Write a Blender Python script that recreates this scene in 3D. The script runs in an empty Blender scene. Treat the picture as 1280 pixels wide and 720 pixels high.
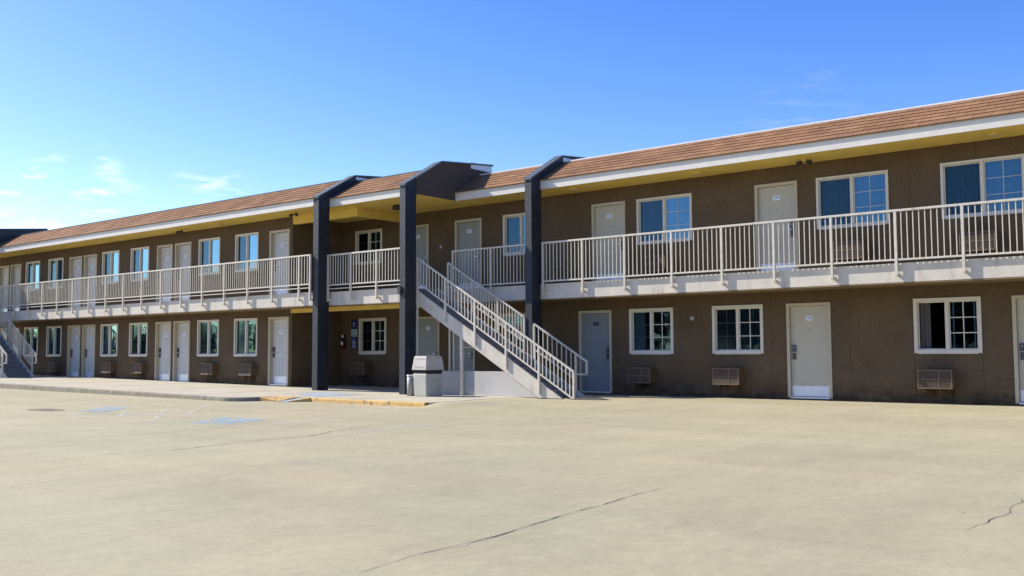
import bpy, bmesh, math, random
from mathutils import Vector, Matrix
random.seed(7)
R = math.radians
sc = bpy.context.scene
COL = sc.collection

# ------------------------------------------------------------------ helpers
class MB:
    """collects shapes (world coordinates) and links them as ONE mesh object"""
    def __init__(s,merge=False,keep=False): s.merge=merge; s.keep=keep; s.v=[]; s.f=[]; s.m=[]; s.uv={}; s.sm=set()
    def face(s, pts, mi=0, uv=None, smooth=False):
        b=len(s.v); s.v+= [tuple(p) for p in pts]; s.f.append(list(range(b,b+len(pts)))); s.m.append(mi)
        if uv: s.uv[len(s.f)-1]=uv
        if smooth: s.sm.add(len(s.f)-1)
    def box(s, a, b, mi=0):
        x0,y0,z0=[min(a[i],b[i]) for i in range(3)]; x1,y1,z1=[max(a[i],b[i]) for i in range(3)]
        o=len(s.v)
        s.v+=[(x0,y0,z0),(x1,y0,z0),(x1,y1,z0),(x0,y1,z0),(x0,y0,z1),(x1,y0,z1),(x1,y1,z1),(x0,y1,z1)]
        for q in ((0,3,2,1),(4,5,6,7),(0,1,5,4),(1,2,6,5),(2,3,7,6),(3,0,4,7)):
            s.f.append([o+i for i in q]); s.m.append(mi)
    def prism(s, poly, d, mi=0):
        """poly: list of 3d points, extruded by vector d"""
        n=len(poly); o=len(s.v)
        s.v+=[tuple(p) for p in poly]+[tuple(Vector(p)+Vector(d)) for p in poly]
        s.f.append([o+i for i in range(n)][::-1]); s.m.append(mi)
        s.f.append([o+n+i for i in range(n)]); s.m.append(mi)
        for i in range(n):
            j=(i+1)%n; s.f.append([o+i,o+j,o+n+j,o+n+i]); s.m.append(mi)
    def bar(s, p, q, w, h=None, mi=0, up=(0,0,1)):
        """square bar from p to q"""
        h=h or w; p=Vector(p); q=Vector(q); d=(q-p).normalized(); u=Vector(up)
        if abs(d.dot(u))>.99: u=Vector((0,1,0))
        a=d.cross(u).normalized(); b=a.cross(d).normalized()
        poly=[p-a*w/2-b*h/2,p+a*w/2-b*h/2,p+a*w/2+b*h/2,p-a*w/2+b*h/2]
        s.prism(poly,q-p,mi)
    def tube(s, p, q, r, n=12, mi=0, r2=None):
        p=Vector(p); q=Vector(q); r2=r if r2 is None else r2
        d=(q-p).normalized(); u=Vector((0,0,1)) if abs(d.z)<.9 else Vector((1,0,0))
        a=d.cross(u).normalized(); b=d.cross(a)
        o=len(s.v)
        for k in range(n):
            t=2*math.pi*k/n; e=a*math.cos(t)+b*math.sin(t)
            s.v.append(tuple(p+e*r)); s.v.append(tuple(q+e*r2))
        for k in range(n):
            j=(k+1)%n; s.f.append([o+2*k,o+2*k+1,o+2*j+1,o+2*j]); s.m.append(mi); s.sm.add(len(s.f)-1)
        s.f.append([o+2*k for k in range(n)]); s.m.append(mi)
        s.f.append([o+2*k+1 for k in range(n)][::-1]); s.m.append(mi)
    def add_mesh(s, me, mat, mi=0):
        o=len(s.v); s.v+=[tuple(mat@v.co) for v in me.vertices]
        for p in me.polygons: s.f.append([o+i for i in p.vertices]); s.m.append(mi)
    def mesh(s, name, mats, off=(0,0,0), bevel=0):
        me=bpy.data.meshes.new(name)
        off=Vector(off)
        me.from_pydata([tuple(Vector(v)-off) for v in s.v],[],s.f)
        mats=mats if isinstance(mats,(list,tuple)) else [mats]
        for m in mats: me.materials.append(m)
        for i,p in enumerate(me.polygons):
            p.material_index=s.m[i]; p.use_smooth=i in s.sm
        if s.uv:
            L=me.uv_layers.new(name='UVMap')
            for fi,uv in s.uv.items():
                for li,c in zip(me.polygons[fi].loop_indices,uv): L.data[li].uv=c
        bm=bmesh.new(); bm.from_mesh(me)
        if s.merge: bmesh.ops.remove_doubles(bm,verts=bm.verts,dist=.0002)
        if not s.keep: bmesh.ops.recalc_face_normals(bm,faces=bm.faces)
        if bevel:
            es=[e for e in bm.edges if len(e.link_faces)==2 and e.calc_face_angle(0)>.6]
            bmesh.ops.bevel(bm,geom=es,offset=bevel,segments=2,affect='EDGES',profile=.5)
        bm.to_mesh(me); bm.free()
        me.update()
        return me
    def build(s, name, mats, parent=None, bevel=0):
        off=world_loc(parent) if parent else Vector((0,0,0))
        o=bpy.data.objects.new(name,s.mesh(name,mats,off,bevel)); COL.objects.link(o)
        if parent: o.parent=parent
        return o
def world_loc(o):
    l=Vector(o.location)
    while o.parent: o=o.parent; l+=Vector(o.location)
    return l
def tag(o,label=None,cat=None,group=None,kind=None):
    if label: o['label']=label
    if cat: o['category']=cat
    if group: o['group']=group
    if kind: o['kind']=kind
    return o
def empty(name,loc,label=None,cat=None,group=None,rz=0):
    o=bpy.data.objects.new(name,None); COL.objects.link(o); o.location=loc; o.rotation_euler=(0,0,rz)
    o.empty_display_size=.3
    return tag(o,label,cat,group)
def inst(name,me,parent,loc):
    """object that shares a mesh, at a world location, parented"""
    o=bpy.data.objects.new(name,me); COL.objects.link(o)
    o.location=Vector(loc)-(world_loc(parent) if parent else Vector((0,0,0)))
    if parent: o.parent=parent
    return o
def text_mesh(txt,size):
    cu=bpy.data.curves.new('lettering','FONT'); cu.body=txt; cu.size=size; cu.align_x='CENTER'; cu.align_y='CENTER'; cu.extrude=.0015
    cu.resolution_u=3
    ob=bpy.data.objects.new('lettering',cu); COL.objects.link(ob)
    dg=bpy.context.evaluated_depsgraph_get(); me=bpy.data.meshes.new_from_object(ob.evaluated_get(dg))
    bpy.data.objects.remove(ob); bpy.data.curves.remove(cu)
    return me
FACE=Matrix.Rotation(math.pi/2,4,'X')      # text lying in xy -> standing in xz, facing -y

# ------------------------------------------------------------------ materials
def newmat(name):
    m=bpy.data.materials.new(name); m.use_nodes=True
    nt=m.node_tree; b=nt.nodes['Principled BSDF']
    return m,nt,b
def L(nt,a,b): nt.links.new(a,b)
def node(nt,t,**k):
    n=nt.nodes.new(t)
    for a,v in k.items(): setattr(n,a,v)
    return n
def mat(name,c,rough=.6,var=.12,scale=6,bump=0,bscale=120,metal=0,spec=.4,fine=.0,stretch=(1,1,1),dirt=None,dirt_amt=.5,dirt_scale=3,dirt_lo=.55,dirt_hi=.7,dirt_stretch=(1,1,1),fscale=None):
    m,nt,b=newmat(name)
    b.inputs['Roughness'].default_value=rough; b.inputs['Metallic'].default_value=metal
    b.inputs['Specular IOR Level'].default_value=spec
    tc=node(nt,'ShaderNodeTexCoord'); mp=node(nt,'ShaderNodeMapping'); mp.inputs['Scale'].default_value=stretch
    L(nt,tc.outputs['Object'],mp.inputs['Vector'])
    n=node(nt,'ShaderNodeTexNoise'); n.inputs['Scale'].default_value=scale; n.inputs['Detail'].default_value=6
    L(nt,mp.outputs['Vector'],n.inputs['Vector'])
    r=node(nt,'ShaderNodeMapRange'); r.inputs['From Min'].default_value=.3; r.inputs['From Max'].default_value=.7
    r.inputs['To Min'].default_value=1-var; r.inputs['To Max'].default_value=1+var
    L(nt,n.outputs['Fac'],r.inputs['Value'])
    mx=node(nt,'ShaderNodeMix',data_type='RGBA',blend_type='MULTIPLY'); mx.inputs['Factor'].default_value=1
    mx.inputs['A'].default_value=(*c,1); L(nt,r.outputs['Result'],mx.inputs['B'])
    out=mx.outputs['Result']
    if fine:
        n3=node(nt,'ShaderNodeTexNoise'); n3.inputs['Scale'].default_value=fscale or bscale; n3.inputs['Detail'].default_value=3
        L(nt,mp.outputs['Vector'],n3.inputs['Vector'])
        r3=node(nt,'ShaderNodeMapRange'); r3.inputs['From Min'].default_value=.3; r3.inputs['From Max'].default_value=.7
        r3.inputs['To Min'].default_value=1-fine; r3.inputs['To Max'].default_value=1+fine
        L(nt,n3.outputs['Fac'],r3.inputs['Value'])
        m3=node(nt,'ShaderNodeMix',data_type='RGBA',blend_type='MULTIPLY'); m3.inputs['Factor'].default_value=1
        L(nt,out,m3.inputs['A']); L(nt,r3.outputs['Result'],m3.inputs['B']); out=m3.outputs['Result']
    if dirt:
        n4=node(nt,'ShaderNodeTexNoise'); n4.inputs['Scale'].default_value=dirt_scale; n4.inputs['Detail'].default_value=8; n4.inputs['Roughness'].default_value=.65
        mp4=node(nt,'ShaderNodeMapping'); mp4.inputs['Scale'].default_value=dirt_stretch; L(nt,tc.outputs['Object'],mp4.inputs['Vector']); L(nt,mp4.outputs['Vector'],n4.inputs['Vector'])
        r4=node(nt,'ShaderNodeMapRange'); r4.inputs['From Min'].default_value=dirt_lo; r4.inputs['From Max'].default_value=dirt_hi
        r4.inputs['To Max'].default_value=dirt_amt
        L(nt,n4.outputs['Fac'],r4.inputs['Value'])
        m4=node(nt,'ShaderNodeMix',data_type='RGBA'); L(nt,r4.outputs['Result'],m4.inputs['Factor'])
        L(nt,out,m4.inputs['A']); m4.inputs['B'].default_value=(*dirt,1); out=m4.outputs['Result']
    L(nt,out,b.inputs['Base Color'])
    if bump:
        n2=node(nt,'ShaderNodeTexNoise'); n2.inputs['Scale'].default_value=bscale; n2.inputs['Detail'].default_value=4
        L(nt,mp.outputs['Vector'],n2.inputs['Vector'])
        bp=node(nt,'ShaderNodeBump'); bp.inputs['Strength'].default_value=bump; bp.inputs['Distance'].default_value=.01
        L(nt,n2.outputs['Fac'],bp.inputs['Height']); L(nt,bp.outputs['Normal'],b.inputs['Normal'])
    return m

M={}
M['stucco']=mat('brown stucco',(.124,.085,.048),.9,.12,1.3,.8,45,spec=.2,fine=.15,fscale=22,dirt=(.080,.062,.045),dirt_amt=.34,dirt_scale=2.2,dirt_stretch=(1,1,.22),dirt_lo=.50,dirt_hi=.72)
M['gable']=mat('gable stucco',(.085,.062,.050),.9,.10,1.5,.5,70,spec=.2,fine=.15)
M['pillar']=mat('slate stucco',(.0085,.0135,.023),.55,.2,3,1.0,22,spec=.55,fine=.40,fscale=11)
M['yellow']=mat('mustard soffit paint',(.74,.53,.125),.75,.09,2,.15,40,spec=.25)
M['white']=mat('white trim paint',(.66,.63,.555),.55,.05,4,.08,60,dirt=(.45,.40,.33),dirt_amt=.35,dirt_scale=4,dirt_lo=.58,dirt_hi=.75)
M['cream']=mat('cream window vinyl',(.66,.61,.51),.4,.05,4)
M['rail']=mat('cream rail enamel',(.60,.555,.455),.5,.08,9,.05,90,dirt=(.27,.17,.10),dirt_amt=.6,dirt_scale=7,dirt_lo=.58,dirt_hi=.72)
M['deck']=mat('balcony edge paint',(.58,.53,.435),.65,.08,2.5,.25,30,dirt=(.27,.22,.16),dirt_amt=.6,dirt_scale=5,dirt_stretch=(1,1,.22),dirt_lo=.55,dirt_hi=.72)
M['decktop']=mat('deck screed',(.30,.29,.27),.85,.1,3,.2,60)
M['cap']=mat('dark green cap metal',(.075,.09,.088),.5,.1,5,metal=.0)
M['cap2']=mat('white cap metal',(.80,.80,.78),.4,.04,5)
M['flash']=mat('galvanised flashing',(.62,.66,.70),.4,.06,6)
M['door_shade_grey']=mat('shade-darkened grey door paint',(.27,.28,.26),.5,.06,2.5,.06,50)  # deep shade on these doors is put into the leaf colour
M['door_shade_blue']=mat('shade-darkened bluish door paint',(.22,.243,.250),.5,.06,2.5,.06,50)  # bluish shade beside the stairs, put into the leaf colour
M['door']=mat('beige door paint',(.50,.455,.345),.5,.05,2.5,.06,50,dirt=(.33,.29,.22),dirt_amt=.3,dirt_scale=2.5,dirt_lo=.6,dirt_hi=.75)
M['doorw']=mat('white panel door paint',(.56,.545,.50),.5,.04,2.5,dirt=(.40,.35,.28),dirt_amt=.3,dirt_scale=3,dirt_lo=.6,dirt_hi=.75)
M['doorframe']=mat('door frame paint',(.50,.44,.31),.55,.05,4)
M['kick']=mat('brushed kick plate',(.72,.76,.82),.35,.05,8,metal=.35)
M['steel']=mat('dark lock metal',(.09,.09,.095),.35,.1,20,metal=.7)
M['chrome']=mat('handle metal',(.55,.55,.55),.25,.05,20,metal=1)
M['plate']=mat('white plate',(.82,.86,.90),.4,.02,5)
M['slate']=mat('dark slate plate',(.06,.07,.09),.5,.03,5)
M['ink']=mat('blue ink',(.02,.12,.42),.5,.02,5)
M['dark']=mat('black gap',(.012,.012,.013),.8,.05,5)
M['acbody']=mat('brown sheet metal',(.13,.08,.045),.6,.12,5,.1,60,dirt=(.08,.05,.04),dirt_amt=.5,dirt_scale=5)
M['acgrille']=mat('tan grille',(.17,.12,.07),.6,.1,8)
M['aclouver']=mat('grey fins',(.075,.055,.038),.6,.25,30,metal=.0,stretch=(1,1,.2))
M['concrete']=mat('sidewalk concrete',(.44,.40,.30),.9,.10,1.1,.25,60,spec=.2,fine=.08,dirt=(.25,.22,.17),dirt_amt=.4,dirt_scale=1.2,dirt_lo=.58,dirt_hi=.75)
M['kerb']=mat('kerb concrete',(.27,.24,.18),.9,.18,3,.35,50,spec=.2,fine=.1,dirt=(.12,.10,.08),dirt_amt=.7,dirt_scale=4,dirt_lo=.55,dirt_hi=.72)
M['ykerb']=mat('worn yellow kerb paint',(.56,.36,.13),.8,.14,3,.35,50,spec=.25,dirt=(.20,.16,.10),dirt_amt=.9,dirt_scale=8,dirt_lo=.54,dirt_hi=.62)
M['ramp']=mat('blue grey ramp paint',(.26,.33,.38),.85,.12,2,.2,60,dirt=(.40,.37,.29),dirt_amt=.8,dirt_scale=5,dirt_lo=.5,dirt_hi=.62)
M['binbody']=mat('grey bin plastic',(.35,.35,.305),.55,.08,4,.1,80,dirt=(.25,.23,.19),dirt_amt=.4,dirt_scale=5,dirt_lo=.58,dirt_hi=.75)
M['binlid']=mat('pale bin lid',(.40,.375,.34),.5,.06,4,.08,80)
M['curtain']=mat('drape cloth',(.42,.50,.54),.9,.12,8)
M['curtaind']=mat('dark drape cloth',(.10,.09,.085),.9,.08,8)
M['lampd']=mat('black lamp metal',(.03,.03,.03),.5,.05,5)
M['lampw']=mat('lamp glass',(.55,.47,.25),.4,.03,5)
M['signblue']=mat('blue sign',(.016,.024,.15),.45,.04,5)
M['signpale']=mat('pale sign',(.36,.47,.46),.5,.04,5)
M['red']=mat('red enamel',(.075,.012,.010),.4,.05,5)
M['tread']=mat('stair tread concrete',(.17,.175,.185),.85,.14,4,.2,60)
M['panel']=mat('painted under stair wall',(.50,.48,.43),.7,.06,2.5,.2,50,dirt=(.34,.31,.28),dirt_amt=.4,dirt_scale=2,dirt_lo=.58,dirt_hi=.75)
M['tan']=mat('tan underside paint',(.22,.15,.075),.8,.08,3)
M['flatroof']=mat('flat roof gravel',(.30,.28,.25),.9,.1,3)

# shingles: brick pattern in UV metres, thick butt edges are geometry
def shingle_mat():
    m,nt,b=newmat('tan roof shingles'); b.inputs['Roughness'].default_value=.92; b.inputs['Specular IOR Level'].default_value=.15
    uv=node(nt,'ShaderNodeUVMap'); 
    br=node(nt,'ShaderNodeTexBrick'); br.offset=.5; br.offset_frequency=2
    br.inputs['Color1'].default_value=(.275,.150,.078,1); br.inputs['Color2'].default_value=(.205,.108,.057,1); br.inputs['Mortar'].default_value=(.11,.055,.033,1)
    br.inputs['Scale'].default_value=1; br.inputs['Brick Width'].default_value=.33; br.inputs['Row Height'].default_value=.2
    br.inputs['Mortar Size'].default_value=.008; br.inputs['Mortar Smooth'].default_value=.3; br.inputs['Bias'].default_value=-.1
    L(nt,uv.outputs['UV'],br.inputs['Vector'])
    n=node(nt,'ShaderNodeTexNoise'); n.inputs['Scale'].default_value=.9; n.inputs['Detail'].default_value=7; L(nt,uv.outputs['UV'],n.inputs['Vector'])
    n2=node(nt,'ShaderNodeTexNoise'); n2.inputs['Scale'].default_value=55; n2.inputs['Detail'].default_value=3; L(nt,uv.outputs['UV'],n2.inputs['Vector'])
    ad=node(nt,'ShaderNodeMath',operation='ADD'); L(nt,n.outputs['Fac'],ad.inputs[0]); L(nt,n2.outputs['Fac'],ad.inputs[1])
    r=node(nt,'ShaderNodeMapRange'); r.inputs['From Min'].default_value=.7; r.inputs['From Max'].default_value=1.3; r.inputs['To Min'].default_value=.72; r.inputs['To Max'].default_value=1.28
    L(nt,ad.outputs[0],r.inputs['Value'])
    mx=node(nt,'ShaderNodeMix',data_type='RGBA',blend_type='MULTIPLY'); mx.inputs['Factor'].default_value=1
    L(nt,br.outputs['Color'],mx.inputs['A']); L(nt,r.outputs['Result'],mx.inputs['B']); L(nt,mx.outputs['Result'],b.inputs['Base Color'])
    bp=node(nt,'ShaderNodeBump'); bp.inputs['Strength'].default_value=.5; bp.inputs['Distance'].default_value=.01
    L(nt,n2.outputs['Fac'],bp.inputs['Height']); L(nt,bp.outputs['Normal'],b.inputs['Normal'])
    return m
M['shingle']=shingle_mat()

def glass_mat(name,tint,refl,dust):
    m,nt,b=newmat(name); nt.nodes.remove(b); out=nt.nodes['Material Output']
    tr=node(nt,'ShaderNodeBsdfTransparent'); tr.inputs['Color'].default_value=(*tint,1)
    gl=node(nt,'ShaderNodeBsdfGlossy'); gl.inputs['Roughness'].default_value=dust; gl.inputs['Color'].default_value=(.28,.54,.78,1)
    tc=node(nt,'ShaderNodeTexCoord'); n=node(nt,'ShaderNodeTexNoise'); n.inputs['Scale'].default_value=1.8; n.inputs['Detail'].default_value=1
    L(nt,tc.outputs['Object'],n.inputs['Vector']); bp=node(nt,'ShaderNodeBump'); bp.inputs['Strength'].default_value=.12; bp.inputs['Distance'].default_value=.02
    L(nt,n.outputs['Fac'],bp.inputs['Height']); L(nt,bp.outputs['Normal'],gl.inputs['Normal'])
    fr=node(nt,'ShaderNodeLayerWeight'); fr.inputs['Blend'].default_value=.5
    r=node(nt,'ShaderNodeMapRange'); r.inputs['To Min'].default_value=refl[0]; r.inputs['To Max'].default_value=refl[1]
    L(nt,fr.outputs['Facing'],r.inputs['Value'])
    mx=node(nt,'ShaderNodeMixShader'); L(nt,r.outputs['Result'],mx.inputs[0]); L(nt,tr.outputs[0],mx.inputs[1]); L(nt,gl.outputs[0],mx.inputs[2])
    L(nt,mx.outputs[0],out.inputs['Surface'])
    return m
M['glass']=glass_mat('tinted window glass',(.34,.52,.62),(.13,.95),.025)
M['screen']=glass_mat('window behind insect screen',(.26,.34,.39),(.025,.35),.06)

# ground: pale worn concrete with large soft blotches and fine dark specks
def ground_mat():
    m,nt,b=newmat('worn parking concrete'); b.inputs['Roughness'].default_value=.88; b.inputs['Specular IOR Level'].default_value=.25
    tc=node(nt,'ShaderNodeTexCoord')
    def noise(scale,detail,st=(1,1,1),rough=.55):
        mp=node(nt,'ShaderNodeMapping'); mp.inputs['Scale'].default_value=st; L(nt,tc.outputs['Object'],mp.inputs['Vector'])
        n=node(nt,'ShaderNodeTexNoise'); n.inputs['Scale'].default_value=scale; n.inputs['Detail'].default_value=detail; n.inputs['Roughness'].default_value=rough
        L(nt,mp.outputs['Vector'],n.inputs['Vector']); return n.outputs['Fac']
    def rng(x,a,b_,c,d):
        r=node(nt,'ShaderNodeMapRange'); r.inputs['From Min'].default_value=a; r.inputs['From Max'].default_value=b_; r.inputs['To Min'].default_value=c; r.inputs['To Max'].default_value=d
        L(nt,x,r.inputs['Value']); return r.outputs['Result']
    ramp=node(nt,'ShaderNodeValToRGB'); e=ramp.color_ramp.elements
    e[0].position=.3; e[0].color=(.338,.304,.196,1); e[1].position=.72; e[1].color=(.402,.354,.218,1)
    k=e.new(.52); k.color=(.370,.328,.208,1)
    L(nt,noise(.28,5),ramp.inputs['Fac'])
    def mul(a,f):
        x=node(nt,'ShaderNodeMix',data_type='RGBA',blend_type='MULTIPLY'); x.inputs['Factor'].default_value=1; L(nt,a,x.inputs['A']); L(nt,f,x.inputs['B']); return x.outputs['Result']
    c=mul(ramp.outputs['Color'],rng(noise(1.6,6,(1,.35,1)),.3,.7,.93,1.06))
    c=mul(c,rng(noise(9,6,(1,.6,1),.7),.3,.7,.91,1.08)); c=mul(c,rng(noise(38,4),.3,.7,.93,1.06))
    c=mul(c,rng(noise(260,2),.25,.75,.92,1.08))
    hx=node(nt,'ShaderNodeMix',data_type='RGBA'); L(nt,rng(noise(.42,4,(.6,1.3,1)),.38,.62,0,1),hx.inputs['Factor']); hx.inputs['A'].default_value=(.98,1.0,.98,1); hx.inputs['B'].default_value=(1.02,.99,.97,1)
    c=mul(c,hx.outputs['Result'])
    # faint tyre-polished drive lane streaks along the building
    c=mul(c,rng(noise(.9,4,(.10,1,1)),.35,.7,.95,1.05))
    # dark specks
    sp=node(nt,'ShaderNodeTexVoronoi'); sp.inputs['Scale'].default_value=1.1; L(nt,tc.outputs['Object'],sp.inputs['Vector'])
    s=rng(sp.outputs['Distance'],.012,.022,.0,1.0)
    x=node(nt,'ShaderNodeMix',data_type='RGBA'); L(nt,s,x.inputs['Factor']); x.inputs['A'].default_value=(.10,.085,.06,1); L(nt,c,x.inputs['B']); c=x.outputs['Result']
    # stains
    st=rng(noise(.55,8,(1,1.6,1),.65),.60,.80,0,.22)
    x=node(nt,'ShaderNodeMix',data_type='RGBA'); L(nt,st,x.inputs['Factor']); L(nt,c,x.inputs['A']); x.inputs['B'].default_value=(.27,.25,.19,1); c=x.outputs['Result']
    L(nt,c,b.inputs['Base Color'])
    bp=node(nt,'ShaderNodeBump'); bp.inputs['Strength'].default_value=.22; bp.inputs['Distance'].default_value=.01
    L(nt,noise(90,5),bp.inputs['Height']); L(nt,bp.outputs['Normal'],b.inputs['Normal'])
    return m
M['ground']=ground_mat()

def worn_paint(name,c,lo,hi,scale=9):
    """paint that has worn away in patches (transparent where gone)"""
    m,nt,b=newmat(name); b.inputs['Roughness'].default_value=.8
    b.inputs['Base Color'].default_value=(*c,1)
    tc=node(nt,'ShaderNodeTexCoord'); n=node(nt,'ShaderNodeTexNoise'); n.inputs['Scale'].default_value=scale; n.inputs['Detail'].default_value=8; n.inputs['Roughness'].default_value=.7
    L(nt,tc.outputs['Object'],n.inputs['Vector'])
    r=node(nt,'ShaderNodeMapRange'); r.inputs['From Min'].default_value=lo; r.inputs['From Max'].default_value=hi; r.inputs['To Max'].default_value=.9; L(nt,n.outputs['Fac'],r.inputs['Value'])
    L(nt,r.outputs['Result'],b.inputs['Alpha'])
    return m
M['linew']=worn_paint('worn white line paint',(.62,.60,.52),.42,.66)
M['lineb']=worn_paint('worn blue symbol paint',(.24,.47,.66),.44,.64,7)
M['oil']=worn_paint('oil stain',(.13,.11,.10),.38,.62,4)
M['crack']=worn_paint('crack filler',(.045,.038,.032),.30,.46,14)
M['crackedge']=worn_paint('pale crack edge',(.58,.54,.42),.46,.62,10)

# ------------------------------------------------------------------ measured layout (x along the front, y into the building, z up; camera at origin)
Z_SOF=4.20; Z_FT=4.43; Z_RIDGE=5.06; Z_DB=1.345; Z_DT=1.715; Z_DECK=1.73
WL,WR=18.87,20.87                    # wall planes: left wing, right wing / recess
EL,EM,ER,EP=17.85,18.26,19.80,16.30  # eave planes: left wing, middle, right wing, far pavilion
X_FAR,X_G,X_LE,X_ME,X_RE=-50.0,-42.34,-21.53,-17.82,7.0
X_REC=-23.72                         # where the left wing wall stops and the recess starts
def zs(x):                           # sidewalk height
    return -1.10+.0111*max(0,-18.5-x)
def zl(x,y):                         # parking lot height
    z=-1.2+.006*max(0,-16-max(x,-60))
    if x>-14.6:
        t=min(1,max(0,(y-14.5)/5.0)); t=t*t*(3-2*t)
        w=min(1,(x+14.6)/1.2)
        z+=.098*t*w
        if y>15:                       # the walkway's end is ramped down to the lot
            e=min(1,max(0,(x+14.5)/1.5)); e=e*e*(3-2*e); k=min(1,(y-15)/.5)*(1-e)
            if x>-14.55: z=z*(1-k)-1.106*k
    return z

# ------------------------------------------------------------------ ground
g=MB()
xs=[-1500,-400,-120,-70]+[-60+2*i for i in range(22)]+[-16,-14.6,-14.5,-14.2,-13.8,-13.4,-12.5]+[-11+1.5*i for i in range(16)]+[20,60,200,1500]
ys=[-1500,-400,-120,-40,-15,-5,0,3,6,9,12,14,14.5]+[15+.5*i for i in range(10)]+[20,22,30,60,300,1500]
xs=sorted(set(xs)); ys=sorted(set(ys))
for i in range(len(xs)-1):
    for j in range(len(ys)-1):
        q=[(xs[i],ys[j]),(xs[i+1],ys[j]),(xs[i+1],ys[j+1]),(xs[i],ys[j+1])]
        g.face([(a,b,zl(a,b)) for a,b in q],smooth=True)
lot=g.build('parking_lot',M['ground']); tag(lot,'wide pale concrete parking lot in front of the motel','parking lot',kind='structure')
bm=bmesh.new(); bm.from_mesh(lot.data); bmesh.ops.remove_doubles(bm,verts=bm.verts,dist=.0005); bmesh.ops.recalc_face_normals(bm,faces=bm.faces)
if sum(f.normal.z for f in bm.faces)<0: bmesh.ops.reverse_faces(bm,faces=bm.faces)
bm.to_mesh(lot.data); bm.free()

def strip(pts,w,dz=.004,jit=0,taper=False,wvar=0):
    m=MB(); n=len(pts)
    P=[]
    for i in range(n-1):
        a=Vector(pts[i]); b=Vector(pts[i+1]); k=max(1,int((b-a).length/(.12 if jit else .6)))
        for t in range(k): P.append(a.lerp(b,t/k))
    P.append(Vector(pts[-1]))
    for i in range(1,len(P)-1):
        if jit: P[i]=P[i]+Vector((random.uniform(-jit,jit),random.uniform(-jit,jit)))
    E=[]
    for i,p in enumerate(P):
        d=(P[min(i+1,len(P)-1)]-P[max(i-1,0)]).normalized(); nn=Vector((-d.y,d.x))
        ww=w*(1+random.uniform(-wvar,wvar))
        if taper: ww*=min(1,.25+3*min(i,len(P)-1-i)/len(P))
        E.append((p+nn*ww/2,p-nn*ww/2))
    for i in range(len(E)-1):
        q=[E[i][0],E[i+1][0],E[i+1][1],E[i][1]]
        m.face([(v.x,v.y,zl(v.x,v.y)+dz) for v in q])
    return m
def blob(pts,dz=.004):
    m=MB(); c=sum((Vector(p) for p in pts),Vector((0,0)))/len(pts)
    for i in range(len(pts)):
        a,b=Vector(pts[i]),Vector(pts[(i+1)%len(pts)])
        m.face([(v.x,v.y,zl(v.x,v.y)+dz) for v in (c,a,b)])
    return m
for pts in ([(-18.9,9.41),(-17.08,9.2),(-15.67,9.07)],[(-15.59,9.36),(-19.35,12.05)],[(-16.85,9.39),(-18.57,10.6)],[(-16.43,10.53),(-19.45,13.15)],
            [(-13.02,9.35),(-13.65,11.52),(-14.71,14.88)],[(-10.75,9.11),(-10.94,10.34),(-11.26,11.82)]):
    strip(pts,.10).build('line_marking',M['linew'],lot)
for pts in ([(-19.2,9.86),(-20.46,11.17),(-19.62,11.3),(-18.62,10.0)],[(-14.7,9.55),(-15.5,10.77),(-14.3,10.9),(-13.9,9.7)]):
    blob(pts).build('accessible_bay_marking',M['lineb'],lot)
# white wheelchair strokes on the blue bay markings
for cx,cy,s in ((-19.45,10.55,.55),(-14.6,10.2,.6)):
    m=MB()
    prev=None
    for k in range(13):
        t=math.pi*(.25+1.35*k/12)*1.0
        p=(cx+s*.5*math.cos(t),cy-.1*s+s*.5*math.sin(t))
        if prev:
            q=strip([prev,p],.07,.008); b0=len(m.v); m.v+=q.v; m.f+=[[b0+i for i in f] for f in q.f]; m.m+=q.m
        prev=p
    for a,b_ in (((cx-.05*s,cy+.85*s),(cx-.05*s,cy+.05*s)),((cx-.05*s,cy+.05*s),(cx+.45*s,cy+.05*s)),((cx+.45*s,cy+.05*s),(cx+.62*s,cy-.45*s))):
        q=strip([a,b_],.08,.008); b0=len(m.v); m.v+=q.v; m.f+=[[b0+i for i in f] for f in q.f]; m.m+=q.m
    m.build('wheelchair_symbol',M['linew'],lot)
for pts in ([(-17.9,10.1),(-17.3,10.15),(-16.7,10.2),(-16.6,10.5),(-17.3,10.45),(-17.8,10.4)],[(-17.7,11.0),(-17.2,11.1),(-17.2,11.3),(-17.6,11.2)]):
    blob(pts).build('faded_lettering',M['linew'],lot)
blob([(-20.75+.5+.55*math.cos(t*.5236)*(1+.2*random.random()),9.72+.30*math.sin(t*.5236)) for t in range(12)]).build('oil_stain',M['oil'],lot)
for pts,w,j in (([(-10.82,5.42),(-11.04,6.21),(-10.75,6.7),(-11.01,8.17),(-11.0,9.09),(-11.47,10.15),(-12.0,12.1)],.014,.025),
              ([(-3.98,3.65),(-4.06,4.14),(-4.05,4.53),(-4.05,4.88),(-4.12,5.45),(-4.19,5.99),(-4.2,6.36),(-4.28,7.0),(-4.28,7.58)],.011,.006),
              ([(-1.70,6.95),(-1.65,7.36),(-1.61,7.72),(-1.65,8.05),(-1.66,8.6),(-1.6,9.3)],.007,.035)):
    strip(pts,w,.004,j,True,.6).build('crack',M['crack'],lot)
strip([(-4.0,3.9),(-4.03,4.53),(-4.03,4.88),(-4.10,5.45),(-4.17,5.99),(-4.18,6.36),(-4.26,7.0)],.016,.0025,.004,True,.4).build('crack',M['crackedge'],lot)

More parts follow.
